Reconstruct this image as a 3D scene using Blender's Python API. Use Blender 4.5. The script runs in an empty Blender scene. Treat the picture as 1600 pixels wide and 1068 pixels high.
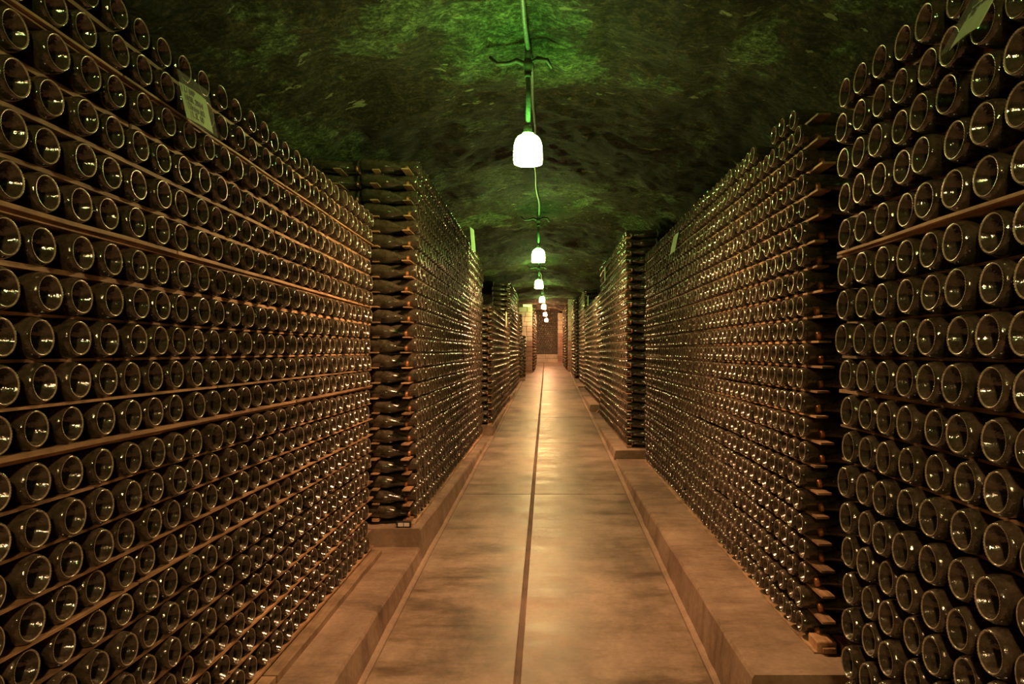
import bpy, bmesh, math, random
import numpy as np
from mathutils import Vector, Matrix, noise

random.seed(7)
rng = np.random.default_rng(7)
sc = bpy.context.scene
COL = sc.collection

# ------------------------------------------------------------------ camera, world, exposure
H0 = 1.47            # eye height above the floor under the camera
F = 1120.0           # focal length in pixels of the 1600 wide frame
VX, VY = 855.0, 547.0
cam_d = bpy.data.cameras.new('camera')
cam = bpy.data.objects.new('camera', cam_d)
COL.objects.link(cam)
cam.location = (0, 0, H0)
cam.rotation_euler = (math.radians(90), 0, 0)
cam_d.sensor_width = 36.0
cam_d.lens = 36.0 * F / 1600.0
cam_d.shift_x = -(VX - 800.0) / 1600.0
cam_d.shift_y = (VY - 534.0) / 1600.0
cam_d.clip_start = 0.02
cam_d.clip_end = 200
sc.camera = cam

world = bpy.data.worlds.new('world')
sc.world = world
world.use_nodes = True
world.node_tree.nodes['Background'].inputs[0].default_value = (0.02, 0.015, 0.01, 1)
world.node_tree.nodes['Background'].inputs[1].default_value = 0.3

sc.view_settings.view_transform = 'Standard'
sc.view_settings.look = 'None'
sc.view_settings.gamma = 1.0
sc.view_settings.use_curve_mapping = False
sc.view_settings.exposure = 0.15
LAMP = 330.0         # strength of the lamp glasses
LAMP_DOWN = 860.0   # strength of their open undersides
try:
    sc.cycles.use_denoising = True
    sc.cycles.max_bounces = 8
    sc.cycles.diffuse_bounces = 5
    sc.cycles.sample_clamp_indirect = 6.0
except Exception:
    pass

# ------------------------------------------------------------------ material helpers
def new_mat(name):
    m = bpy.data.materials.new(name)
    m.use_nodes = True
    nt = m.node_tree
    for n in list(nt.nodes):
        nt.nodes.remove(n)
    out = nt.nodes.new('ShaderNodeOutputMaterial')
    b = nt.nodes.new('ShaderNodeBsdfPrincipled')
    nt.links.new(b.outputs[0], out.inputs[0])
    return m, nt, b, out

def N(nt, kind, **kw):
    n = nt.nodes.new(kind)
    for k, v in kw.items():
        setattr(n, k, v)
    return n

def noise_node(nt, vec, scale, detail=6, rough=0.6):
    n = N(nt, 'ShaderNodeTexNoise')
    n.inputs['Scale'].default_value = scale
    n.inputs['Detail'].default_value = detail
    n.inputs['Roughness'].default_value = rough
    if vec is not None:
        nt.links.new(vec, n.inputs['Vector'])
    return n

def ramp(nt, fac, stops):
    r = N(nt, 'ShaderNodeValToRGB')
    e = r.color_ramp.elements
    while len(e) < len(stops):
        e.new(0.5)
    for i, (p, c) in enumerate(stops):
        e[i].position = p
        e[i].color = (c[0], c[1], c[2], 1)
    nt.links.new(fac, r.inputs[0])
    return r

def mixc(nt, fac, a, b, mode='MIX'):
    m = N(nt, 'ShaderNodeMix', data_type='RGBA', blend_type=mode)
    for sock, v in ((m.inputs[0], fac), (m.inputs[6], a), (m.inputs[7], b)):
        if hasattr(v, 'links'):
            nt.links.new(v, sock)
        elif isinstance(v, (int, float)):
            sock.default_value = v
        else:
            sock.default_value = (v[0], v[1], v[2], 1)
    return m.outputs[2]

def mapping(nt, src, scale):
    mp = N(nt, 'ShaderNodeMapping')
    mp.inputs['Scale'].default_value = scale
    nt.links.new(src, mp.inputs['Vector'])
    return mp.outputs[0]

def bump(nt, b, height, strength, dist):
    bp = N(nt, 'ShaderNodeBump')
    bp.inputs['Strength'].default_value = strength
    bp.inputs['Distance'].default_value = dist
    nt.links.new(height, bp.inputs['Height'])
    nt.links.new(bp.outputs[0], b.inputs['Normal'])
    return bp

M = {}

# dark bottle glass with dust
def make_glass():
    m, nt, b, out = new_mat('dark_bottle_glass')
    geo = N(nt, 'ShaderNodeNewGeometry')
    tc = N(nt, 'ShaderNodeTexCoord')
    n1 = noise_node(nt, geo.outputs['Position'], 38, 5, 0.65)
    n2 = noise_node(nt, geo.outputs['Position'], 260, 3, 0.7)
    oi = N(nt, 'ShaderNodeObjectInfo')
    add = N(nt, 'ShaderNodeMath', operation='ADD')
    nt.links.new(oi.outputs['Random'], add.inputs[0])
    nt.links.new(geo.outputs['Random Per Island'], add.inputs[1])
    fr = N(nt, 'ShaderNodeMath', operation='FRACT')
    nt.links.new(add.outputs[0], fr.inputs[0])
    tint = ramp(nt, fr.outputs[0], [(0, (0.020, 0.018, 0.009)), (0.5, (0.028, 0.024, 0.011)), (1, (0.036, 0.026, 0.014))])
    # dust settles on what faces up
    sep = N(nt, 'ShaderNodeSeparateXYZ')
    nt.links.new(geo.outputs['Normal'], sep.inputs[0])
    up = N(nt, 'ShaderNodeMapRange')
    up.inputs[1].default_value = -0.3
    up.inputs[2].default_value = 1.0
    up.inputs[3].default_value = 0.06
    up.inputs[4].default_value = 0.54
    nt.links.new(sep.outputs[2], up.inputs[0])
    dn = ramp(nt, n1.outputs[0], [(0.36, (0.15, 0.15, 0.15)), (0.68, (1, 1, 1))])
    mul = N(nt, 'ShaderNodeMath', operation='MULTIPLY')
    nt.links.new(up.outputs[0], mul.inputs[0])
    nt.links.new(dn.outputs[0], mul.inputs[1])
    sp = ramp(nt, n2.outputs[0], [(0.62, (0, 0, 0)), (0.74, (0.3, 0.3, 0.3))])
    ad2 = N(nt, 'ShaderNodeMath', operation='ADD', use_clamp=True)
    nt.links.new(mul.outputs[0], ad2.inputs[0])
    nt.links.new(sp.outputs[0], ad2.inputs[1])
    col = mixc(nt, ad2.outputs[0], tint.outputs[0], (0.27, 0.20, 0.152))
    nt.links.new(col, b.inputs['Base Color'])
    rr = N(nt, 'ShaderNodeMapRange')
    rr.inputs[3].default_value = 0.05
    rr.inputs[4].default_value = 0.6
    nt.links.new(ad2.outputs[0], rr.inputs[0])
    nt.links.new(rr.outputs[0], b.inputs['Roughness'])
    b.inputs['IOR'].default_value = 1.52
    b.inputs['Specular IOR Level'].default_value = 0.8
    b.inputs['Coat Weight'].default_value = 0.7
    b.inputs['Coat Roughness'].default_value = 0.03
    n4 = noise_node(nt, geo.outputs['Position'], 120, 2, 0.5)
    bump(nt, b, n4.outputs[0], 0.17, 0.006)
    nt.links.new(b.inputs['Normal'].links[0].from_socket, b.inputs['Coat Normal'])
    return m
M['glass'] = make_glass()

def make_simple(name, color, rough, metallic=0.0, spec=0.5, nscale=0, namp=0.35, bstr=0.0, bdist=0.002):
    m, nt, b, out = new_mat(name)
    b.inputs['Roughness'].default_value = rough
    b.inputs['Metallic'].default_value = metallic
    b.inputs['Specular IOR Level'].default_value = spec
    if nscale:
        geo = N(nt, 'ShaderNodeNewGeometry')
        n1 = noise_node(nt, geo.outputs['Position'], nscale, 5, 0.6)
        lo = tuple(c * (1 - namp) for c in color)
        hi = tuple(min(1, c * (1 + namp)) for c in color)
        r = ramp(nt, n1.outputs[0], [(0.3, lo), (0.7, hi)])
        nt.links.new(r.outputs[0], b.inputs['Base Color'])
        if bstr:
            bump(nt, b, n1.outputs[0], bstr, bdist)
    else:
        b.inputs['Base Color'].default_value = (*color, 1)
    return m
M['ring'] = make_simple('worn_glass_ring', (0.46, 0.39, 0.29), 0.20, 0, 1.0, 120, 0.55)
M['cap'] = make_simple('crown_cap_metal', (0.50, 0.22, 0.10), 0.38, 0.55, 0.5, 60, 0.3)
M['iron'] = make_simple('rusted_iron', (0.10, 0.08, 0.06), 0.7, 0.3, 0.4, 40, 0.5, 0.4)
M['conduit'] = make_simple('galvanised_conduit', (0.17, 0.18, 0.15), 0.5, 0.4, 0.5, 60, 0.45, 0.3)
M['socket'] = make_simple('porcelain_socket', (0.45, 0.48, 0.40), 0.4)
M['paper'] = make_simple('card_paper', (0.50, 0.72, 0.40), 0.75, 0, 0.3, 30, 0.10)
M['ink'] = make_simple('marker_ink', (0.02, 0.025, 0.02), 0.6)
M['tag'] = make_simple('tag_white', (0.80, 0.78, 0.72), 0.5)
M['black'] = make_simple('black_plastic', (0.025, 0.022, 0.02), 0.45)

def make_sleeve():
    m, nt, b, out = new_mat('clear_plastic_sleeve')
    b.inputs['Base Color'].default_value = (0.75, 0.78, 0.70, 1)
    b.inputs['Roughness'].default_value = 0.18
    b.inputs['Alpha'].default_value = 0.10
    return m
M['sleeve'] = make_sleeve()

def make_wood(name, c0, c1, c2):
    m, nt, b, out = new_mat(name)
    geo = N(nt, 'ShaderNodeNewGeometry')
    oi = N(nt, 'ShaderNodeObjectInfo')
    v = mapping(nt, geo.outputs['Position'], (60, 3.5, 60))
    n1 = noise_node(nt, v, 1.0, 6, 0.65)
    n2 = noise_node(nt, geo.outputs['Position'], 9, 4, 0.6)
    r = ramp(nt, n1.outputs[0], [(0.25, c0), (0.5, c1), (0.78, c2)])
    hs = N(nt, 'ShaderNodeHueSaturation')
    mr = N(nt, 'ShaderNodeMapRange')
    mr.inputs[3].default_value = 0.65
    mr.inputs[4].default_value = 1.35
    nt.links.new(oi.outputs['Random'], mr.inputs[0])
    nt.links.new(mr.outputs[0], hs.inputs['Value'])
    st = ramp(nt, n2.outputs[0], [(0.30, (0.45, 0.42, 0.40)), (0.58, (1, 1, 1))])
    col = mixc(nt, 1.0, r.outputs[0], st.outputs[0], 'MULTIPLY')
    nt.links.new(col, hs.inputs['Color'])
    nt.links.new(hs.outputs[0], b.inputs['Base Color'])
    b.inputs['Roughness'].default_value = 0.72
    bump(nt, b, n1.outputs[0], 0.35, 0.002)
    return m
M['lath'] = make_wood('lath_wood', (0.26, 0.15, 0.075), (0.46, 0.28, 0.15), (0.60, 0.39, 0.22))
M['beam'] = make_wood('pale_base_wood', (0.32, 0.21, 0.12), (0.50, 0.35, 0.21), (0.62, 0.45, 0.28))

def make_concrete(name, c_dark, c_mid, c_lite, rough0, rough1, stain=0.5, spec=0.5, bs=0.25):
    m, nt, b, out = new_mat(name)
    geo = N(nt, 'ShaderNodeNewGeometry')
    p = geo.outputs['Position']
    v = mapping(nt, p, (1.6, 0.8, 1.6))
    n1 = noise_node(nt, v, 1.7, 9, 0.62)
    n2 = noise_node(nt, p, 42, 6, 0.7)
    v3 = mapping(nt, p, (1.0, 2.6, 1.0))
    n3 = noise_node(nt, v3, 1.6, 12, 0.74)
    r = ramp(nt, n1.outputs[0], [(0.33, c_dark), (0.5, c_mid), (0.70, c_lite)])
    g = ramp(nt, n2.outputs[0], [(0.25, (0.78, 0.78, 0.78)), (0.75, (1.12, 1.12, 1.12))])
    col = mixc(nt, 1.0, r.outputs[0], g.outputs[0], 'MULTIPLY')
    s = ramp(nt, n3.outputs[0], [(0.36, (0.30, 0.27, 0.23)), (0.47, (0.72, 0.70, 0.66)), (0.56, (1, 1, 1))])
    col = mixc(nt, stain, col, mixc(nt, 1.0, col, s.outputs[0], 'MULTIPLY'))
    nt.links.new(col, b.inputs['Base Color'])
    rr = N(nt, 'ShaderNodeMapRange')
    rr.inputs[1].default_value = 0.3
    rr.inputs[2].default_value = 0.7
    rr.inputs[3].default_value = rough0
    rr.inputs[4].default_value = rough1
    nt.links.new(n3.outputs[0], rr.inputs[0])
    nt.links.new(rr.outputs[0], b.inputs['Roughness'])
    b.inputs['Specular IOR Level'].default_value = spec
    bump(nt, b, n2.outputs[0], bs, 0.003)
    return m
M['floor'] = make_concrete('worn_concrete_slab', (0.20, 0.15, 0.10), (0.37, 0.285, 0.20), (0.50, 0.395, 0.285), 0.29, 0.56, 0.90, 0.5, 0.2)
M['seam'] = make_concrete('seam_mortar', (0.15, 0.11, 0.075), (0.22, 0.16, 0.11), (0.28, 0.21, 0.14), 0.7, 0.9, 0.6)
M['strip'] = make_concrete('pale_edge_mortar', (0.28, 0.21, 0.14), (0.42, 0.315, 0.22), (0.52, 0.40, 0.29), 0.6, 0.85, 0.35, 0.4, 0.5)
M['ledge'] = make_concrete('ledge_concrete', (0.27, 0.19, 0.13), (0.41, 0.30, 0.21), (0.52, 0.39, 0.28), 0.6, 0.85, 0.75, 0.4, 0.7)
M['stone'] = make_concrete('pale_limestone', (0.42, 0.36, 0.28), (0.55, 0.48, 0.38), (0.66, 0.58, 0.47), 0.7, 0.9, 0.3, 0.3, 0.5)
M['brick'] = make_concrete('pink_brick', (0.32, 0.20, 0.15), (0.42, 0.27, 0.20), (0.50, 0.34, 0.26), 0.7, 0.9, 0.4, 0.3, 0.5)

def make_rock():
    m, nt, b, out = new_mat('cellar_rock')
    geo = N(nt, 'ShaderNodeNewGeometry')
    p = geo.outputs['Position']
    v = mapping(nt, p, (1.0, 0.8, 1.6))
    n1 = noise_node(nt, v, 1.15, 12, 0.66)
    vs = mapping(nt, p, (0.9, 1.5, 1.7))
    n2 = noise_node(nt, vs, 17, 12, 0.80)
    n5 = noise_node(nt, p, 60, 6, 0.75)
    v3 = mapping(nt, p, (0.6, 1.5, 1.6))
    n3 = noise_node(nt, v3, 6.5, 5, 0.65)
    r = ramp(nt, n1.outputs[0], [(0.42, (0.055, 0.031, 0.018)), (0.53, (0.080, 0.048, 0.027)), (0.565, (0.15, 0.17, 0.075)), (0.68, (0.24, 0.27, 0.12))])
    g = ramp(nt, n2.outputs[0], [(0.36, (0.10, 0.10, 0.10)), (0.5, (0.7, 0.7, 0.7)), (0.63, (2.3, 2.3, 2.2))])
    col = mixc(nt, 1.0, r.outputs[0], g.outputs[0], 'MULTIPLY')
    g2 = ramp(nt, n5.outputs[0], [(0.36, (0.30, 0.30, 0.30)), (0.64, (1.7, 1.7, 1.7))])
    col = mixc(nt, 1.0, col, g2.outputs[0], 'MULTIPLY')
    fl = ramp(nt, n3.outputs[0], [(0.652, (0, 0, 0)), (0.665, (1, 1, 1))])
    col = mixc(nt, fl.outputs[0], col, (0.40, 0.37, 0.20))
    nt.links.new(col, b.inputs['Base Color'])
    b.inputs['Roughness'].default_value = 0.8
    b.inputs['Specular IOR Level'].default_value = 0.35
    ad = N(nt, 'ShaderNodeMath', operation='MULTIPLY_ADD')
    nt.links.new(n5.outputs[0], ad.inputs[0])
    ad.inputs[1].default_value = 0.35
    nt.links.new(n2.outputs[0], ad.inputs[2])
    bump(nt, b, ad.outputs[0], 1.0, 0.09)
    return m
M['rock'] = make_rock()

def make_lampglass(name, stops, strength):
    m, nt, b, out = new_mat(name)
    nt.nodes.remove(b)
    tc = N(nt, 'ShaderNodeTexCoord')
    sp = N(nt, 'ShaderNodeSeparateXYZ')
    nt.links.new(tc.outputs['Generated'], sp.inputs[0])
    r = ramp(nt, sp.outputs[2], stops)
    e = N(nt, 'ShaderNodeEmission')
    e.inputs['Strength'].default_value = strength
    nt.links.new(r.outputs[0], e.inputs['Color'])
    nt.links.new(e.outputs[0], out.inputs[0])
    return m
M['lamp_green'] = make_lampglass('lit_glass_green_crown', [(0.0, (0.85, 0.48, 0.21)), (0.18, (0.50, 0.37, 0.14)), (0.5, (0.24, 0.40, 0.10)), (0.85, (0.10, 0.50, 0.06)), (1.0, (0.09, 0.50, 0.05))], LAMP)
M['lamp_warm'] = make_lampglass('lit_glass_warm', [(0.0, (1.0, 0.50, 0.22)), (1.0, (1.0, 0.46, 0.18))], LAMP)
M['lamp_under'] = make_lampglass('lit_glass_underside', [(0.0, (1.0, 0.475, 0.235)), (1.0, (1.0, 0.475, 0.235))], LAMP_DOWN)

def make_exit():
    m, nt, b, out = new_mat('lit_exit_panel')
    b.inputs['Base Color'].default_value = (0.5, 0.6, 0.1, 1)
    b.inputs['Emission Color'].default_value = (0.75, 1.0, 0.25, 1)
    b.inputs['Emission Strength'].default_value = 1.6
    return m
M['exit'] = make_exit()

# ------------------------------------------------------------------ object helpers
def link(o, parent=None):
    COL.objects.link(o)
    if parent is not None:
        o.parent = parent
    return o

def tag(o, label, cat=None, group=None, kind=None):
    if label:
        o['label'] = label
    if cat:
        o['category'] = cat
    if group:
        o['group'] = group
    if kind:
        o['kind'] = kind
    return o

def empty(name, loc):
    o = bpy.data.objects.new(name, None)
    o.empty_display_size = 0.05
    o.location = loc
    return link(o)

def mesh_obj(name, verts, faces, mat, parent=None, smooth=False):
    me = bpy.data.meshes.new(name)
    me.from_pydata([tuple(v) for v in verts], [], faces)
    me.update()
    if mat:
        me.materials.append(mat)
    if smooth:
        me.polygons.foreach_set('use_smooth', [True] * len(me.polygons))
    o = bpy.data.objects.new(name, me)
    return link(o, parent)

def bm_obj(name, bm, mat, parent=None, smooth=False):
    bmesh.ops.recalc_face_normals(bm, faces=bm.faces)
    me = bpy.data.meshes.new(name)
    bm.to_mesh(me)
    bm.free()
    me.materials.append(mat)
    if smooth:
        me.polygons.foreach_set('use_smooth', [True] * len(me.polygons))
    o = bpy.data.objects.new(name, me)
    return link(o, parent)

def bm_box(bm, c, s, bev=0.0, rot=None):
    r = bmesh.ops.create_cube(bm, size=1.0)
    vs = r['verts']
    for v in vs:
        v.co = Vector((v.co.x * s[0], v.co.y * s[1], v.co.z * s[2]))
    if bev > 0:
        es = list({e for v in vs for e in v.link_edges})
        g = bmesh.ops.bevel(bm, geom=es, offset=bev, segments=1, affect='EDGES')
        vs = list({v for f in g['faces'] for v in f.verts} | {v for v in vs if v.is_valid})
    for v in vs:
        co = v.co.copy()
        if rot is not None:
            co = rot @ co
        v.co = co + Vector(c)

def bm_lathe(bm, prof, segs, mtx=Matrix.Identity(4)):
    rings = []
    for r, z in prof:
        if r < 1e-6:
            rings.append([bm.verts.new(mtx @ Vector((0, 0, z)))])
        else:
            rings.append([bm.verts.new(mtx @ Vector((r * math.cos(2 * math.pi * k / segs), r * math.sin(2 * math.pi * k / segs), z))) for k in range(segs)])
    for a, b in zip(rings[:-1], rings[1:]):
        for k in range(segs):
            k2 = (k + 1) % segs
            if len(a) == 1 and len(b) == 1:
                continue
            if len(a) == 1:
                bm.faces.new((a[0], b[k], b[k2]))
            elif len(b) == 1:
                bm.faces.new((a[k], b[0], a[k2]))
            else:
                bm.faces.new((a[k], b[k], b[k2], a[k2]))

def bm_tube(bm, pts, r, segs=8):
    pts = [Vector(p) for p in pts]
    rings = []
    for i, p in enumerate(pts):
        d = (pts[min(i + 1, len(pts) - 1)] - pts[max(i - 1, 0)]).normalized()
        up = Vector((1, 0, 0)) if abs(d.x) < 0.9 else Vector((0, 0, 1))
        a = d.cross(up).normalized()
        b = d.cross(a).normalized()
        rr = r[i] if isinstance(r, (list, tuple)) else r
        rings.append([bm.verts.new(p + a * rr * math.cos(2 * math.pi * k / segs) + b * rr * math.sin(2 * math.pi * k / segs)) for k in range(segs)])
    for A, B in zip(rings[:-1], rings[1:]):
        for k in range(segs):
            k2 = (k + 1) % segs
            bm.faces.new((A[k], A[k2], B[k2], B[k]))
    bm.faces.new(rings[0])
    bm.faces.new(list(reversed(rings[-1])))

# ------------------------------------------------------------------ the setting
FLOOR_PTS = [(-8, -1.56), (0, -1.47), (3, -1.372), (5.6, -1.268), (7.5, -1.187), (9.6, -1.118), (12.4, -1.03), (20.4, -0.775), (21.6, -0.70), (22.5, -0.69), (32, -0.37)]
def floor_h(z):
    return float(np.interp(z, [p[0] for p in FLOOR_PTS], [p[1] for p in FLOOR_PTS])) + H0

Z0, Z1 = -8.0, 30.0
VA, VS, VB = 2.4, 0.30, 1.32       # vault half width, spring height above the eye, rise

def vault(X):
    t = max(0.0, 1 - (X / VA) ** 2)
    return VS + VB * math.sqrt(t) + H0

def rock_disp(p, amp=1.0):
    q = Vector((p[0] * 1.0, p[1] * 0.8, p[2] * 1.3))
    d = 0.085 * noise.noise(q * 0.9)
    d += 0.055 * noise.noise(q * 2.3 + Vector((7, 3, 1)))
    d += 0.040 * (abs(noise.noise(Vector((q.x * 3.2, q.y * 2.2, q.z * 9.0)))) - 0.25)
    d += 0.026 * noise.noise(q * 8.5)
    d += 0.016 * noise.noise(q * 21.0)
    return d * amp

def rock_grid(name, prof, zs, mat, label):
    """prof: list of (X, Z, nx, nz) outline points; zs: depths."""
    verts, faces = [], []
    n = len(prof)
    for z in zs:
        for (X, Zc, nx, nz) in prof:
            d = rock_disp((X, z, Zc))
            verts.append((X + nx * d, z, Zc + nz * d))
    for j in range(len(zs) - 1):
        for i in range(n - 1):
            a = j * n + i
            faces.append((a, a + 1, a + n + 1, a + n))
    o = mesh_obj(name, verts, faces, mat, smooth=True)
    return tag(o, label, None, None, 'structure')

zs_f = list(np.arange(Z0, 1.0, 0.12)) + list(np.arange(1.0, 9.0, 0.032)) + list(np.arange(9.0, Z1 + 0.01, 0.11))
prof = []
NP = 150
for i in range(NP + 1):
    t = math.pi * (1 - i / NP)
    X = VA * math.cos(t)
    Zc = VS + VB * math.sin(t) + H0
    nx, nz = math.cos(t) / VA, math.sin(t) / VB
    l = math.hypot(nx, nz)
    prof.append((X, Zc, -nx / l, -nz / l))
rock_grid('ceiling', prof, zs_f, M['rock'], 'rough dark rock vault tinted green above the aisle')
zs_w = list(np.arange(Z0, Z1 + 0.01, 0.2))
for s, nm in ((-1, 'left'), (1, 'right')):
    pw = [(s * VA, Zc, -s, 0) for Zc in np.linspace(-0.25, VS + H0, 16)]
    rock_grid('wall_' + nm, pw, zs_w, M['rock'], 'dark rock wall behind the %s bottle stacks' % nm)
# rock closing the gallery behind the camera and behind the far piers
def cross_wall(name, z, label):
    verts, faces = [], []
    xs = np.linspace(-2.7, 2.7, 40)
    hs = np.linspace(-0.3, 3.6, 30)
    for h in hs:
        for x in xs:
            verts.append((x, z + rock_disp((x, z, h)), h))
    n = len(xs)
    for j in range(len(hs) - 1):
        for i in range(n - 1):
            a = j * n + i
            faces.append((a, a + 1, a + n + 1, a + n))
    return tag(mesh_obj(name, verts, faces, M['rock'], smooth=True), label, None, None, 'structure')
cross_wall('wall_back', Z0 + 0.1, 'dark rock closing the gallery behind the viewer')
cross_wall('wall_end', Z1 - 0.15, 'dark rock behind the far bottle wall at the gallery end')

# floor: bedding with concrete slabs as pieces
def strip_mesh(name, x0, x1, z0, z1, dz_top, thick, mat, parent=None, bev=0.006, step=0.5, xl=None):
    """slab following the rising floor; xl(z) gives (x0, x1) at depth z."""
    zs = [z0] + [z for z in np.arange(math.floor(z0 / step) * step + step, z1 - 0.05, step) if z > z0 + 0.05] + [z1]
    verts, faces = [], []
    for i, z in enumerate(zs):
        a, b = (x0, x1) if xl is None else xl(z)
        t = floor_h(z) + dz_top
        e = bev
        verts += [(a, z, t - thick), (a, z, t - e), (a + e, z, t), (b - e, z, t), (b, z, t - e), (b, z, t - thick)]
    for i in range(len(zs) - 1):
        o = i * 6
        for k in range(6):
            k2 = (k + 1) % 6
            faces.append((o + k, o + k2, o + 6 + k2, o + 6 + k))
    faces.append(tuple(range(5, -1, -1)))
    o = (len(zs) - 1) * 6
    faces.append(tuple(o + k for k in range(6)))
    return mesh_obj(name, verts, faces, mat, parent)

fl = strip_mesh('floor', -2.7, 2.7, Z0, Z1, -0.009, 0.2, M['seam'])
tag(fl, 'dark bedding and joints under the concrete aisle slabs', None, None, 'structure')
def left_edge(z):
    return -float(np.interp(z, [-8, 2.5, 4.5, 9.4, 14, 22, 30], [0.80, 0.80, 0.795, 0.735, 0.71, 0.68, 0.66]))
SEAM = -0.125
jl = [-8, -3.4, 0.9 - 2.0, 6.2, 11.1, 16.0, 21.55, 26, 30]
jr = [-8, -3.4, 0.9 - 2.0, 6.2, 8.85, 11.4, 16.3, 21.55, 26, 30]
for js, rt in ((jl, 0), (jr, 1)):
    for a, b in zip(js[:-1], js[1:]):
        g = 0.007
        if rt:
            xl = (lambda z: (SEAM + 0.009, 0.686))
        else:
            xl = (lambda z: (left_edge(z) + .044, SEAM - 0.009))
        strip_mesh('concrete_slab', 0, 0, a + g, b - g, 0.0, 0.05, M['floor'], fl, 0.007, 0.5, xl)

for a, b in zip(jl[:-1], jl[1:]):
    strip_mesh('edge_strip', 0, 0, a + .002, b - .002, .002, .05, M['strip'], fl, .008, .5, lambda z: (left_edge(z) - .01, left_edge(z) + .040))
    strip_mesh('edge_strip', 0, 0, a + .002, b - .002, .002, .05, M['strip'], fl, .008, .5, lambda z: (.690, .74))
# concrete ledges that carry the stacks, stepping up with the aisle
def ledge(n, s, z0, z1, top, e0, e1, label, rough_lip=False):
    bm = bmesh.new()
    nz = max(2, int((z1 - z0) / 0.12))
    nz = min(max(nz, 8), 90)
    rows = []
    for j in range(nz + 1):
        z = z0 + (z1 - z0) * j / nz
        e = e0 + (e1 - e0) * j / nz
        e += 0.006 * noise.noise(Vector((s * 3, z * 2.2, n)))
        fh = floor_h(z) - 0.12
        T = top + H0
        w = 0.012
        tn = 0.004 * noise.noise(Vector((z * 1.7, n, 0)))
        pts = [(e - .022, fh), (e - .010 + .006 * noise.noise(Vector((z * 9, n, 4))), fh + (T - fh) * 0.6), (e + .003 + .004 * noise.noise(Vector((z * 6, n, 9))), T - w), (e + w, T + tn), (e + 0.35, T + tn), (2.45, T), (2.45, fh)]
        rows.append([bm.verts.new((s * x, z, h)) for x, h in pts])
    for A, B in zip(rows[:-1], rows[1:]):
        for k in range(len(A)):
            k2 = (k + 1) % len(A)
            bm.faces.new((A[k], A[k2], B[k2], B[k]))
    bm.faces.new(rows[0])
    bm.faces.new(list(reversed(rows[-1])))
    o = bm_obj('trim_%d' % n, bm, M['ledge'])
    return tag(o, label, None, None, 'structure')
LEDGE_L = [(-8, 4.5, -1.235, 0.79, 0.795), (4.5, 9.43, -1.12, 0.795, 0.73), (9.43, 14.2, -1.0, 0.72, 0.705), (14.2, 19.0, -0.90, 0.69, 0.69), (19.0, 21.6, -0.755, 0.60, 0.60)]
LEDGE_R = [(-8, 2.57, -1.285, 0.735, 0.735), (2.57, 7.7, -1.165, 0.73, 0.73), (7.7, 12.2, -1.075, 0.73, 0.73), (12.2, 17.0, -0.926, 0.73, 0.73), (17.0, 21.0, -0.85, 0.73, 0.73), (21.0, 22.5, -0.74, 0.73, 0.73)]
words = ['nearest', 'second', 'third', 'fourth', 'fifth', 'sixth']
k = 1
for i, L in enumerate(LEDGE_L):
    ledge(k, -1, *L, '%s concrete ledge along the left of the aisle' % words[i]); k += 1
for i, L in enumerate(LEDGE_R):
    ledge(k, 1, *L, '%s concrete ledge along the right of the aisle' % words[i]); k += 1

# far stone piers built of blocks
def block_wall(name, x0, x1, h0, h1, z, depth, bw, bh, label, mat_low, mat_high, split):
    bm = bmesh.new()
    bm_box(bm, ((x0 + x1) / 2, z + depth / 2 + 0.012, (h0 + h1) / 2 + H0), (x1 - x0 - 0.02, depth, h1 - h0))
    o = bm_obj(name, bm, M['seam'])
    tag(o, label, None, None, 'structure')
    h, r = h0, 0
    while h < h1 - 0.03:
        hh = min(bh * random.uniform(0.9, 1.12), h1 - h)
        x = x0 - (bw * 0.5 if r % 2 else 0)
        while x < x1 - 0.02:
            w = bw * random.uniform(0.85, 1.15)
            a, b = max(x, x0), min(x + w, x1)
            if b - a > 0.03:
                b2 = bmesh.new()
                bm_box(b2, ((a + b) / 2, z + depth / 2 - random.uniform(0, 0.012), h + hh / 2 + H0), (b - a - 0.010, depth, hh - 0.010), 0.008)
                bm_obj('stone_block', b2, mat_high if h > split + random.uniform(-0.1, 0.1) else mat_low, o)
            x += w
        h += hh
    return o
block_wall('wall_far_left', -0.95, -0.46, -0.78, 1.42, 21.9, 0.4, 0.30, 0.155, 'pale stone and pink brick pier at the far left', M['brick'], M['stone'], 0.25)
block_wall('wall_far_right', 0.66, 1.05, -0.78, 1.62, 22.6, 0.4, 0.26, 0.155, 'narrow block pier at the far right of the aisle', M['brick'], M['stone'], 0.2)
block_wall('wall_end_right', 0.42, 0.95, -0.55, 1.5, 28.6, 0.4, 0.28, 0.155, 'brick pier right of the far bottle wall', M['brick'], M['stone'], 0.6)
block_wall('wall_end_base', -0.46, 0.46, -0.50, -0.155, 28.75, 0.5, 0.46, 0.17, 'low masonry plinth under the far bottle wall', M['stone'], M['stone'], 5)

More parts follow.
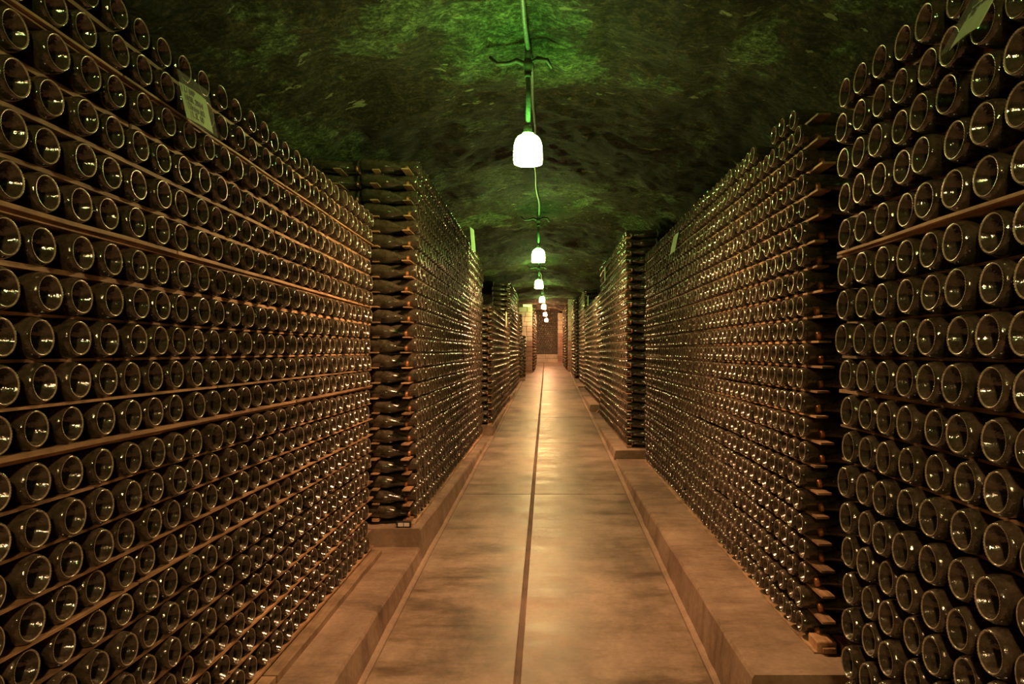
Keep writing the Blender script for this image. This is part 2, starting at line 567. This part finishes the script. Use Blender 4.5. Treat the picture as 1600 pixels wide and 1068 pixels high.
# ------------------------------------------------------------------ bottle shapes
HI_PROF = [(0, .038), (.006, .0372), (.013, .034), (.0195, .027), (.0255, .018), (.0303, .009), (.0327, .0046), (.0345, .0014), (.0358, .0001), (.0372, .0001), (.0388, .0014), (.0413, .0052), (.0433, .011), (.0444, .019),
           (.0446, .05), (.0446, .10), (.0445, .138), (.0437, .155), (.0415, .172), (.0372, .190), (.0315, .207), (.0260, .222), (.0215, .237), (.0182, .252), (.0162, .267), (.0150, .281), (.0148, .286), (.0165, .288), (.0165, .294), (.0146, .297), (0, .297)]
HI_RING = (6, 10)      # profile spans that are worn glass
def hi_mesh(name, segs=80):
    verts, faces, mats = [], [], []
    idx = []
    for i, (r, a) in enumerate(HI_PROF):
        if r == 0:
            idx.append([len(verts)])
            verts.append((0, 0, a))
        else:
            ring = []
            for k in range(segs):
                t = 2 * math.pi * k / segs
                dz = 0.0
                if 8 <= i <= 10:
                    dz = -0.0013 if k % 2 else 0.0
                ring.append(len(verts))
                verts.append((r * math.cos(t), r * math.sin(t), a + dz))
            idx.append(ring)
    for i in range(len(idx) - 1):
        A, B = idx[i], idx[i + 1]
        mi = 1 if i in (7, 8) else 0   # the knurled bearing ring
        for k in range(segs):
            k2 = (k + 1) % segs
            if len(A) == 1:
                faces.append((A[0], B[k2], B[k]))
            elif len(B) == 1:
                faces.append((A[k], A[k2], B[0]))
            else:
                faces.append((A[k], A[k2], B[k2], B[k]))
            mats.append(mi)
    me = bpy.data.meshes.new(name)
    me.from_pydata(verts, [], faces)
    me.materials.append(M['glass'])
    me.materials.append(M['ring'])
    me.polygons.foreach_set('material_index', mats)
    me.polygons.foreach_set('use_smooth', [True] * len(mats))
    me.update()
    return me
ME_BOTTLE = hi_mesh('wine_bottle')
CAP_PROF = [(.0150, .2855), (.0180, .2865), (.0172, .290), (.0172, .297), (.0160, .3000), (.0120, .3012), (0, .3012)]
def cap_mesh():
    bm = bmesh.new()
    bm_lathe(bm, CAP_PROF, 21)
    bmesh.ops.recalc_face_normals(bm, faces=bm.faces)
    me = bpy.data.meshes.new('crown_cap')
    bm.to_mesh(me)
    bm.free()
    me.materials.append(M['cap'])
    me.polygons.foreach_set('use_smooth', [True] * len(me.polygons))
    return me
ME_CAP = cap_mesh()

def template(prof, segs, mats):
    """triangulated lathe as numpy arrays; mats: one material index for each span."""
    verts, tris, mi = [], [], []
    idx = []
    for r, a in prof:
        if r == 0:
            idx.append([len(verts)]); verts.append((0, 0, a))
        else:
            idx.append(list(range(len(verts), len(verts) + segs)))
            verts += [(r * math.cos(2 * math.pi * k / segs), r * math.sin(2 * math.pi * k / segs), a) for k in range(segs)]
    for i in range(len(idx) - 1):
        A, B = idx[i], idx[i + 1]
        for k in range(segs):
            k2 = (k + 1) % segs
            if len(A) == 1:
                tris.append((A[0], B[k2], B[k])); mi.append(mats[i])
            elif len(B) == 1:
                tris.append((A[k], A[k2], B[0])); mi.append(mats[i])
            else:
                tris.append((A[k], A[k2], B[k2])); mi.append(mats[i])
                tris.append((A[k], B[k2], B[k])); mi.append(mats[i])
    return np.array(verts), np.array(tris), np.array(mi)

T_NEAR = template([(0, .038), (.013, .034), (.0245, .020), (.0327, .0046), (.0352, .0006), (.0371, -.0004), (.0390, .0016), (.0428, .009), (.0446, .020), (.0446, .138), (.0415, .172), (.0315, .207), (.0182, .252), (.0148, .286), (.0165, .288), (.0165, .297), (0, .297)], 26, [0, 0, 0, 0, 1, 0, 0, 0, 0, 0, 0, 0, 0, 0, 0, 0])
T_MID = template([(0, .036), (.018, .028), (.0333, .0040), (.0354, .0), (.0375, .0004), (.0424, .008), (.0446, .022), (.0446, .138), (.0372, .190), (.0200, .245)], 16, [0, 0, 0, 1, 0, 0, 0, 0, 0])
T_FAR = template([(0, .030), (.0325, .0030), (.0348, .0), (.0370, .0006), (.0446, .016), (.0446, .14), (.030, .21)], 11, [0, 0, 1, 0, 0, 0])
T_FULL = template([(0, .030), (.0335, .0040), (.0398, .0006), (.0446, .014), (.0446, .138), (.0415, .172), (.0315, .207), (.0215, .237), (.0162, .267), (.0150, .286), (.0178, .287), (.0170, .299), (0, .301)], 16, [0, 0, 1, 0, 0, 0, 0, 0, 0, 2, 2, 2])
T_NECK = template([(.0446, .12), (.0415, .172), (.0315, .207), (.0200, .245), (.0150, .284), (.0178, .286), (.0170, .299), (0, .301)], 10, [0, 0, 0, 0, 2, 2, 2])

def axis_matrix(pos, d, roll):
    z = Vector(d).normalized()
    y = Vector((0, 1, 0)) if abs(z.y) < 0.9 else Vector((0, 0, 1))
    x = y.cross(z).normalized()
    y = z.cross(x)
    m = Matrix((x, y, z)).transposed()
    m = m @ Matrix.Rotation(roll, 3, 'Z')
    m = m.to_4x4()
    m.translation = Vector(pos)
    return m

# ------------------------------------------------------------------ the stacks
class Stack:
    pass
STACKS = []
def stack(key, side, X, z0, z1, sp, hs, lod, label, ledge_top, spacing_fn=None, drift=0.0, sag=0.0, zref=0.0, bays=1, necks=True):
    s = Stack()
    s.key, s.side, s.X, s.z0, s.z1, s.sp, s.hs, s.lod, s.label, s.ledge = key, side, X, z0, z1, sp, hs, lod, label, ledge_top
    s.fn, s.drift, s.sag, s.zref, s.bays, s.necks = spacing_fn, drift, sag, zref, bays, necks
    STACKS.append(s)
    return s
def rows(bottom, top, n):
    return [top + (bottom - top) * i / (n - 1) for i in range(n)]

L1H = [.840, .740, .637, .535, .435, .335, .223, .122, .026, -.0705, -.166, -.275, -.370, -.465, -.561, -.656, -.752, -.849, -.947, -1.045, -1.142]
R1H = [.7086, .611, .5124, .4176, .321, .2166, .1244, .030, -.067, -.166, -.261, -.3536, -.4497, -.5445, -.642, -.7385, -.835, -.9315, -1.028, -1.1245, -1.221]
def l1_cols():
    zs = [1.735 + .112 * k for k in range(-10, 4)]
    zs += [zs[-1] + .1160 * k for k in range(1, 20)]
    return zs
def r1_cols():
    return [1.524 + .106 * k for k in range(-9, 5)]

stack('L1', -1, 1.06, .6, 4.28, .1135, L1H, 0, 'near left stack', -1.235, l1_cols, .0055, .065, 1.7)
stack('R1', 1, .81, .5, 1.95, .106, R1H, 0, 'near right stack', -1.285, r1_cols, .003, 0.0, 1.5)
stack('L2', -1, .845, 4.70, 9.36, .108, rows(-1.035, 1.20, 24), 1, 'second left stack', -1.12, None, 0, .05, 4.7, 2)
stack('R2', 1, 1.02, 2.90, 7.50, .1085, rows(-1.093, .965, 22), 1, 'second right stack', -1.165, None, 0, 0, 0, 1)
stack('L3', -1, .737, 9.70, 14.1, .108, rows(-.935, .58, 17), 2, 'third left stack', -1.0, necks=False)
stack('R3', 1, .873, 8.02, 11.85, .108, rows(-1.01, 1.30, 25), 2, 'third right stack', -1.075, necks=False)
stack('L4', -1, .74, 14.4, 18.8, .108, rows(-.84, 1.33, 23), 2, 'fourth left stack', -.90, necks=False)
stack('R4', 1, .88, 12.0, 16.9, .108, rows(-.86, .93, 19), 2, 'fourth right stack', -.926, necks=False)
stack('R5', 1, .88, 17.1, 20.0, .108, rows(-.79, 1.40, 23), 2, 'fifth right stack', -.85, necks=False)
stack('R6', 1, .76, 20.3, 22.4, .108, rows(-.68, 1.45, 23), 2, 'sixth right stack', -.74, necks=False)
stack('R7', 1, .61, 24.0, 28.4, .108, rows(-.55, 1.50, 22), 2, 'seventh right stack', floor_h(24) - H0, necks=False)
stack('L5', -1, .685, 19.25, 19.6, .108, rows(-.69, .93, 17), 2, 'fifth left stack', -.755, necks=False)
stack('L6', -1, .61, 19.85, 20.6, .108, rows(-.69, .37, 12), 2, 'sixth left stack, a low one', -.755, necks=False)
stack('L7', -1, .41, 22.45, 28.2, .108, rows(-.60, 1.30, 20), 2, 'seventh left stack beside the far pier', floor_h(21.8) - H0, necks=False)

CAND = []      # single bottles wanted as objects of their own
BATCH = {'near': [], 'mid': [], 'far': [], 'full': [], 'neck': []}
LATHS = []     # stack, row, kind, params

def px(X, z, h):
    return VX + F * X / z, VY - F * h / z

for s in STACKS:
    cols = s.fn() if s.fn else list(np.arange(s.z0, s.z1 + 1e-6, s.sp))
    walk = {}
    for r, h in enumerate(s.hs):
        lowf = 0.0
        ph = -s.drift * (r - 8)
        if s.fn is None:
            ph = random.uniform(-.012, .012)
        wander = [0.0]
        for c in range(len(cols)):
            wander.append(wander[-1] * 0.75 + random.uniform(-.0035, .0035))
        sagf = max(0.0, h / max(s.hs[0], .01))
        for c, z in enumerate(cols):
            z = z + ph + wander[c]
            hh = h - s.sag * sagf * (z - s.zref) / 3.0 * (1 if s.sag else 0)
            hh += 0.0015 * math.sin(z * 3.1 + r) + random.uniform(-.0008, .0008)
            X = s.X + random.uniform(-.007, .007) + .006 * math.sin(r * 1.3 + z)
            # a few missing bottles on the very top of the second right stack
            if s.key == 'R2' and r == 0 and (c in (0, 4, 5)):
                continue
            tilt = .045 + random.uniform(-.02, .02)
            yaw = random.uniform(-.02, .02)
            m = axis_matrix((s.side * X, z, hh + H0), (s.side, yaw, -tilt), random.uniform(0, 6.28))
            x, y = px(s.side * X, z, hh)
            d = abs(x - VX)
            area = (.089 * d / s.X) * (.089 * d * d / (F * s.X)) * .78
            vis = (-8 < x < 1608) and (-8 < y < 1076)
            CAND.append(dict(s=s, r=r, c=c, m=m, x=x, y=y, area=area if vis else 0, kind='base'))
            # bottles lying the other way round, necks between the bases
            if s.necks or c == 0:
                zz = z - s.sp * .5 if c == 0 and s.key not in ('L1', 'R1') else z + s.sp * .5
                if s.key in ('L1', 'R1') and c == len(cols) - 1:
                    continue
                ndepth = .052 + random.uniform(-.012, .012)
                tl = .088
                mb = axis_matrix((s.side * (s.X + ndepth + .300), zz, hh + .002 + H0), (-s.side, random.uniform(-.012, .012), -tl), random.uniform(0, 6.28))
                if c == 0 and s.key in ('L2', 'R2'):
                    CAND.append(dict(s=s, r=r, c=c, m=mb, x=0, y=0, area=1400 if s.key == 'L2' else 900, kind='end'))
                    if s.key in ('L2', 'R2'):
                        zz2 = z + s.sp * .5
                        mb2 = axis_matrix((s.side * (s.X + ndepth + .300), zz2, hh + .002 + H0), (-s.side, 0, -tl), 1.0)
                        BATCH['neck'].append(mb2)
                elif c == 0 and s.key not in ('L1', 'R1'):
                    BATCH['full'].append(mb)
                else:
                    BATCH['neck'].append(mb)
            # a second bay of bottles further back
            if s.bays > 1 and c < 3:
                mb = axis_matrix((s.side * (s.X + .052 + .300 + .325), z - s.sp * .5, hh + H0), (-s.side, random.uniform(-.02, .02), -.085), 0)
                BATCH['full'].append(mb)
                mb = axis_matrix((s.side * (s.X + .375), z, hh + H0), (s.side, random.uniform(-.02, .02), -.06), 0)
                BATCH['full'].append(mb)
        LATHS.append((s, r, h, cols))

CAND.sort(key=lambda q: -q['area'])
single, rest = CAND[:300], CAND[300:]
for q in rest:
    if q['kind'] == 'end':
        BATCH['full'].append(q['m'])
    else:
        BATCH[('near', 'mid', 'far')[q['s'].lod]].append(q['m'])

# far bottle wall across the end of the gallery, bases to the viewer
for j in range(24):
    h = -.11 + j * .079
    for i in range(10):
        x = -.43 + i * .092 + (.046 if j % 2 else 0)
        if x < .45:
            BATCH['far'].append(axis_matrix((x, 28.85, h + H0), (0, 1, 0), 0))

ORD = ['zeroth', 'first', 'second', 'third', 'fourth', 'fifth', 'sixth', 'seventh', 'eighth', 'ninth', 'tenth', 'eleventh', 'twelfth', 'thirteenth', 'fourteenth', 'fifteenth', 'sixteenth', 'seventeenth', 'eighteenth', 'nineteenth', 'twentieth', 'twenty-first', 'twenty-second', 'twenty-third', 'twenty-fourth', 'twenty-fifth', 'twenty-sixth', 'twenty-seventh', 'twenty-eighth']
# place of each base in its row as the photograph shows it
inrow = {}
for q in CAND:
    if q['kind'] == 'base' and 0 <= q['x'] <= 1600:
        inrow.setdefault((q['s'].key, q['r']), []).append(q)
for key, lst in inrow.items():
    lst.sort(key=lambda q: q['x'])
    for i, q in enumerate(lst):
        q['ord'] = i + 1
for q in single:
    s = q['s']
    o = bpy.data.objects.new('wine_bottle', ME_BOTTLE)
    link(o)
    o.matrix_world = q['m']
    if q['kind'] == 'end':
        lab = 'side-on wine bottle at near end of %s, %s row down' % (s.label, ORD[q['r'] + 1])
        tag(o, lab, 'bottle', 'side-on bottles at the end of the %s' % s.label)
        cp = bpy.data.objects.new('crown_cap', ME_CAP)
        link(cp, o)
    else:
        n = q.get('ord')
        if n is None:
            n = 1
            lab = 'dark wine bottle cut by the frame, %s, %s row down' % (s.label, ORD[q['r'] + 1])
        elif s.key == 'L1':
            lab = "dark wine bottle in %s, %s row down, %s from photo's left edge" % (s.label, ORD[q['r'] + 1], ORD[n])
        else:
            lab = 'dark wine bottle in %s, %s row down, %s from its far end' % (s.label, ORD[q['r'] + 1], ORD[n])
        tag(o, lab, 'bottle', 'bottle bases in the %s' % s.label)

# all the other bottles: one object
def build_batch():
    V, T, MI = [], [], []
    off = 0
    for key, tpl in (('near', T_NEAR), ('mid', T_MID), ('far', T_FAR), ('full', T_FULL), ('neck', T_NECK)):
        ms = BATCH[key]
        if not ms:
            continue
        v, t, mi = tpl
        A = np.array([[list(row) for row in m] for m in ms])
        R, P = A[:, :3, :3], A[:, :3, 3]
        vv = np.einsum('nij,vj->nvi', R, v) + P[:, None, :]
        n = len(ms)
        tt = t[None, :, :] + (np.arange(n) * len(v))[:, None, None] + off
        V.append(vv.reshape(-1, 3)); T.append(tt.reshape(-1, 3)); MI.append(np.tile(mi, n))
        off += n * len(v)
    V = np.concatenate(V).astype(np.float32); T = np.concatenate(T).astype(np.int32); MI = np.concatenate(MI).astype(np.int32)
    me = bpy.data.meshes.new('wine_bottles')
    me.vertices.add(len(V)); me.vertices.foreach_set('co', V.ravel())
    me.loops.add(len(T) * 3); me.loops.foreach_set('vertex_index', T.ravel())
    me.polygons.add(len(T))
    me.polygons.foreach_set('loop_start', np.arange(0, len(T) * 3, 3, dtype=np.int32))
    me.polygons.foreach_set('loop_total', np.full(len(T), 3, dtype=np.int32))
    me.polygons.foreach_set('material_index', MI)
    me.polygons.foreach_set('use_smooth', np.ones(len(T), dtype=bool))
    for k in ('glass', 'ring', 'cap'):
        me.materials.append(M[k])
    me.update(calc_edges=True)
    me.validate()
    o = bpy.data.objects.new('wine_bottles', me)
    link(o)
    print('stuff bottles', sum(len(b) for b in BATCH.values()), 'tris', len(T))
    return tag(o, 'thousands of dark wine bottles filling the stacks down both sides', 'bottles', None, 'stuff')
build_batch()

# ------------------------------------------------------------------ laths between the layers
def lath_mesh(length, w, t, seed):
    r = random.Random(seed)
    n = max(2, int(length / 0.22))
    verts, faces = [], []
    for i in range(n + 1):
        z = -length / 2 + length * i / n
        wx = r.uniform(-.0025, .0025)
        wz = r.uniform(-.0008, .0008)
        a = w / 2 + r.uniform(-.0015, .0015)
        verts += [(-a + wx, z, -t / 2 + wz), (a + wx, z, -t / 2 + wz), (a + wx, z, t / 2 + wz), (-a + wx, z, t / 2 + wz)]
    for i in range(n):
        o = i * 4
        for k in range(4):
            k2 = (k + 1) % 4
            faces.append((o + k, o + 4 + k, o + 4 + k2, o + k2))
    faces.append((0, 1, 2, 3))
    o = n * 4
    faces.append((o + 3, o + 2, o + 1, o))
    return verts, faces
STACK_LABEL = {
    'L1': 'long wooden laths between bottle layers of the near left stack',
    'R1': 'wooden laths between bottle layers of the near right stack',
    'L2': 'wooden laths of the second left stack, short ends showing at its near face',
    'R2': 'wooden laths of the second right stack, ends jutting out of its near face',
}
rack_of = {}
seed = 100
for s, r, h, cols in LATHS:
    if s.key not in rack_of:
        e = empty('lath_rack', (s.side * (s.X + .1), (cols[0] + cols[-1]) / 2, s.ledge + H0))
        tag(e, STACK_LABEL.get(s.key, 'thin wooden laths between the layers of the %s' % s.label), 'rack', 'lath layers of the bottle stacks')
        rack_of[s.key] = e
    par = rack_of[s.key]
    zmin = cols[0] - s.sp * .5 - .045
    zmax = cols[-1] + .07
    below = s.hs[r + 1] if r + 1 < len(s.hs) else None
    gap = (h - below - .0892) if below is not None else .02
    thick = max(.006, min(.020, gap * .94))
    lay = [({'L1': .016 if r < 9 else .003, 'R1': .030}.get(s.key, .024) + random.uniform(0, .012), .050), (.235, .045)] if s.lod < 2 else [(.008, .05)]
    double = False
    if s.bays > 1:
        lay.append((.47, .045)); lay.append((.62, .045))
    if s.key in ('L1', 'R1') and gap > .0135:
        double = True
    pieces = []
    for li, (dep, w) in enumerate(lay):
        if double and li == 0:
            dep = min(dep, .022)
            pieces.append((li, dep - .014, w, thick * .48, thick * .26))
            pieces.append((li, dep - .004, w, thick * .48, -thick * .26))
        else:
            pieces.append((li, dep, w, thick, 0.0))
    for li, dep, w, tk, dzz in pieces:
        if li == 0 and s.lod < 2:
            # front laths come in two lengths
            cut = zmin + (zmax - zmin) * random.uniform(.3, .7)
            segs = [(zmin, cut - .004), (cut + .004, zmax)]
        elif li >= 2:
            segs = [(zmin, zmin + .6)]
        else:
            segs = [(zmin, zmax)]
        for si, (a, b) in enumerate(segs):
            if si == 0:
                a = a - random.uniform(.0, .07) * (1 if s.lod < 2 else .3)
            if si == len(segs) - 1 and li < 2:
                b = b + random.uniform(0, .05)
            seed += 1
            zc = (a + b) / 2
            sagf = max(0.0, h / max(s.hs[0], .01)) * s.sag / 3.0
            hc = h - sagf * (zc - s.zref)
            v, f = lath_mesh(b - a, w, tk, seed)
            o = mesh_obj('lath', v, f, M['lath'], par)
            o.matrix_parent_inverse = Matrix.Translation(-par.location)
            o.location = (s.side * (s.X + dep + w / 2), zc, hc - .0448 - thick / 2 + dzz + H0)
            o.rotation_euler = (-math.atan(sagf), 0, random.uniform(-.002, .002))
    if r == len(s.hs) - 1 and s.lod < 2:
        # base timber under the bottom layer
        tp = h - .0448 - thick
        bt = tp - s.ledge
        if bt > .008:
            x0 = -.055 if s.key == 'L1' else (.0 if s.key != 'R1' else .01)
            w = .11 if s.key == 'L1' else .09
            cut = zmin + (zmax - zmin) * .56
            for a, b in ((zmin - .05, cut - .004), (cut + .004, zmax)):
                seed += 1
                v, f = lath_mesh(b - a, w, bt * .96, seed)
                o = mesh_obj('base_timber', v, f, M['beam'], par)
                o.matrix_parent_inverse = Matrix.Translation(-par.location)
                jig = random.uniform(-.006, .006)
                o.location = (s.side * (s.X + x0 + w / 2 + jig), (a + b) / 2, s.ledge + bt / 2 + H0)

# ------------------------------------------------------------------ lamps on their conduit
def lamp(X, z, bottom, size, ceil_h, warm, label):
    e = empty('pendant_lamp', (X, z, bottom + H0))
    tag(e, label, 'lamp', 'pendant lamps along the vault')
    R = .075 * size
    Hh = .153 * size
    bm = bmesh.new()
    bm_lathe(bm, [(0, -.004), (R * .6, -.003), (R * .94, 0), (R * .94, .004), (0, .004)], 28)
    bm_obj('glass_underside', bm, M['lamp_under'], e, True)
    bm = bmesh.new()
    prof = [(0, .004), (R * .96, .0), (R, .006), (R, Hh * .45), (R * .97, Hh * .62), (R * .88, Hh * .78), (R * .72, Hh * .90), (R * .45, Hh * .975), (0, Hh)]
    bm_lathe(bm, prof, 28)
    bm_obj('glass_shade', bm, M['lamp_warm'] if warm else M['lamp_green'], e, True)
    bm = bmesh.new()
    t = Hh
    bm_lathe(bm, [(0, t - .004), (.032 * size, t - .004), (.032 * size, t + .006), (.022 * size, t + .012), (.022 * size, t + .042), (.013, t + .046), (0, t + .046)], 18)
    bm_obj('socket', bm, M['socket'], e, True)
    top = ceil_h - bottom
    bm = bmesh.new()
    bm_tube(bm, [(0, 0, t + .04), (.002, 0, (t + top) / 2), (0, 0, top - .10)], .0125, 10)
    bm_obj('stem', bm, M['conduit'], e, True)
    bm = bmesh.new()
    c = top - .10
    bm_lathe(bm, [(0, c - .012), (.019, c - .012), (.019, c + .006), (.015, c + .008), (.021, c + .022), (.021, c + .034), (.024, c + .036), (.026, c + .07), (.018, c + .085), (0, c + .085)], 14)
    bm_obj('coupling', bm, M['iron'], e, True)
    bm = bmesh.new()
    # wrought bracket gripping the rock
    y = top - .03
    bm_tube(bm, [(0, 0, y - .02), (-.06, .01, y + .012), (-.10, .01, y - .004), (-.16, .0, y - .012), (-.20, .01, y + .03)], [.014, .013, .011, .012, .008], 7)
    bm_tube(bm, [(0, 0, y - .01), (.05, -.01, y + .015), (.10, 0, y + .010), (.125, .01, y - .03)], [.014, .012, .011, .007], 7)
    bm_tube(bm, [(0, 0, y - .02), (0, 0, top + .12)], .016, 8)
    bm_obj('ceiling_bracket', bm, M['iron'], e, True)
    return e
LAMPS = [(-.10, -.9, .97, 1, 1.55, 0, 'lit lamp on a stem above and behind the viewer'),
         (-.10, 3.73, .97, 1, 1.53, 0, 'nearest and largest white lamp with green glowing crown, on a stem'),
         (-.10, 8.2, 1.01, 1, 1.53, 0, 'second lit lamp down the aisle, white with green glow'),
         (-.15, 13.0, 1.126, 1, 1.53, 0, 'third lit lamp down the aisle, small and green rimmed'),
         (-.125, 17.6, 1.18, .9, 1.56, 0, 'fourth lit lamp, bluish green, hanging far down the aisle'),
         (-.10, 21.6, 1.25, .9, 1.58, 0, 'fifth lit lamp, tiny, just past the stone pier'),
         (-.07, 24.6, 1.18, .8, 1.58, 1, 'sixth lit lamp, tiny and yellow white, near the gallery end'),
         (-.03, 27.6, 1.10, .8, 1.58, 1, 'last lit lamp, warm star of light before the far bottle wall')]
for L in LAMPS:
    lamp(*L)
bm = bmesh.new()
pts = []
for i in range(150):
    z = -3 + 31.0 * i / 149
    X = float(np.interp(z, [L[1] for L in LAMPS], [L[0] for L in LAMPS])) + .012 * math.sin(z * 1.7) + .006 * math.sin(z * 5.1)
    ch = vault(X) - H0 - rock_disp((X, z, vault(X)))
    near = min(abs(z - L[1]) for L in LAMPS)
    hh = min(ch - .016, 1.60) - .03 * max(0, 1 - near / .6)
    pts.append((X, z, hh + H0))
bm_tube(bm, pts, .0125, 8)
tag(bm_obj('electric_cable', bm, M['conduit'], None, True), 'grey conduit running along the crown of the vault from lamp to lamp', 'cable')

# ------------------------------------------------------------------ cards on the stacks
def text_mesh(name, body, size, mat, parent, mtx):
    cu = bpy.data.curves.new(name, 'FONT')
    cu.body = body
    cu.size = size
    cu.space_line = .95
    cu.shear = .12
    cu.extrude = .0003
    cu.offset = size * .022
    t = bpy.data.objects.new(name + '_tmp', cu)
    COL.objects.link(t)
    dg = bpy.context.evaluated_depsgraph_get()
    me = bpy.data.meshes.new_from_object(t.evaluated_get(dg))
    COL.objects.unlink(t)
    bpy.data.objects.remove(t)
    me.materials.clear()
    me.materials.append(mat)
    o = bpy.data.objects.new(name, me)
    link(o, parent)
    o.matrix_local = mtx
    return o

def card(corner, u, v, w, h, lines, tsize, label, sleeve=True, tilt=0.0):
    """corner: lower left as read; u along the line of writing, v up the sheet."""
    u = Vector(u).normalized()
    v = Vector(v)
    v = (v - u * v.dot(u)).normalized()
    n = u.cross(v)
    base = Matrix((u, v, n)).transposed().to_4x4()
    base.translation = Vector(corner)
    e = bpy.data.objects.new('rack_card', None)
    link(e)
    e.matrix_world = base
    tag(e, label, 'card', 'handwritten cards on the stacks')
    # slightly curled sheet with thickness
    verts, faces = [], []
    nx = 8
    for j in range(2):
        for i in range(nx + 1):
            a = i / nx
            verts.append((a * w, j * h, .004 * math.sin(a * math.pi)))
    k = nx + 1
    nv = len(verts)
    verts += [(x, y, z - .0008) for x, y, z in verts]
    for i in range(nx):
        faces.append((i, i + 1, k + i + 1, k + i))
        faces.append((nv + i, nv + k + i, nv + k + i + 1, nv + i + 1))
        faces.append((i, nv + i, nv + i + 1, i + 1))
        faces.append((k + i, k + i + 1, nv + k + i + 1, nv + k + i))
    faces.append((0, k, nv + k, nv)); faces.append((nx, nv + nx, nv + k + nx, k + nx))
    mesh_obj('sheet', verts, faces, M['paper'], e)
    if sleeve:
        b = .012
        b2 = bmesh.new()
        bm_box(b2, (w / 2 + .002, h / 2 + .010, .0065), (w + 2 * b, h + 2 * b + .02, .0009))
        bm_obj('plastic_sleeve', b2, M['sleeve'], e)
    if lines:
        text_mesh('lettering', lines, tsize, M['ink'], e, Matrix.Translation((w * .07, h - tsize * .95, .0048)))
    return e

Z = H0
card((-1.02, 2.03, .658 + Z), (0, .163, .004), (-.022, .006, .104), .160, .104, 'LI  MP\n Mill. 2014\n Tirage #2\n  1. 2. 10', .0245, 'green lit handwritten card LI MP in a plastic sleeve on near left stack')
card((.72, 1.284, .5366 + Z), (.0, -.086, .003), (.050, .041, .09), .088, .110, 'LI  MP\nMill. 2014\nTirage #1\n 2. 10', .0165, 'green lit handwritten card leaning out of the near right stack top')
card((-.795, 7.55, 1.06 + Z), (.02, .2, 0), (-.02, 0, .25), .21, .24, None, .05, 'tall pale card near the top of the second left stack', False)
card((.985, 5.75, .765 + Z), (0, -.2, 0), (.03, -.06, .15), .21, .148, None, .05, 'small pale card near the top of the second right stack', False)
card((.855, 15.2, .93 + Z), (0, -.2, 0), (0, 0, .2), .30, .21, None, .10, 'tiny pale card on the top row of fourth right stack', False)
card((-.715, 12.4, .42 + Z), (0, .2, 0), (0, 0, .2), .30, .25, None, .10, 'tiny pale card on the top rows of third left stack', False)
card((.845, 10.6, 1.02 + Z), (0, -.2, 0), (0, 0, .2), .20, .19, None, .08, 'green lit card high on the third right stack', False)

# little framed tag on the timber end of the second left stack
tg = empty('shelf_tag', (-.905, 4.515, -1.12 + Z))
tag(tg, 'small white tag in black frame at foot of second left stack', 'tag')
b2 = bmesh.new(); bm_box(b2, (0, .012, .022), (.092, .018, .040), .003); bm_obj('frame', b2, M['black'], tg)
for tx in (-.019, .019):
    b2 = bmesh.new(); bm_box(b2, (tx, .0015, .022), (.033, .003, .022)); bm_obj('tag_face', b2, M['tag'], tg)
# offcuts of timber wedged under the near end of the second right stack
for i, (x, z, rot, lab) in enumerate(((1.075, 2.80, .1, 'short timber block under near end of second right stack, close to aisle'), (1.16, 2.78, -.05, 'short timber block under near end of second right stack, deeper in'))):
    b2 = bmesh.new()
    bm_box(b2, (x, z, -1.165 + .0235 + Z), (.075, .10, .045), .004, None)
    o = bm_obj('timber_block', b2, M['lath'])
    tag(o, lab, 'timber', 'timber blocks under the second right stack')

# timber wedge on the step of the fourth right ledge
bm = bmesh.new()
vs = [bm.verts.new(p) for p in ((.80, 12.05, -1.075 + Z), (.95, 12.05, -1.075 + Z), (.95, 12.05, -.93 + Z), (.80, 12.15, -1.075 + Z), (.95, 12.15, -1.075 + Z), (.95, 12.15, -.93 + Z))]
for f in ((0, 1, 2), (5, 4, 3), (0, 3, 4, 1), (1, 4, 5, 2), (2, 5, 3, 0)):
    bm.faces.new([vs[i] for i in f])
tag(bm_obj('timber_wedge', bm, M['lath']), 'small timber wedge standing on the third right ledge against its step', 'timber')
# lit exit panel over the far pier
ex = empty('exit_sign', (-.625, 21.84, 1.33 + Z))
tag(ex, 'small lit yellow green exit sign on top of far left pier', 'sign')
b2 = bmesh.new(); bm_box(b2, (0, .02, .03), (.24, .045, .09), .004); bm_obj('housing', b2, M['tag'], ex)
b2 = bmesh.new(); bm_box(b2, (0, -.006, .03), (.21, .006, .06)); bm_obj('lit_panel', b2, M['exit'], ex)
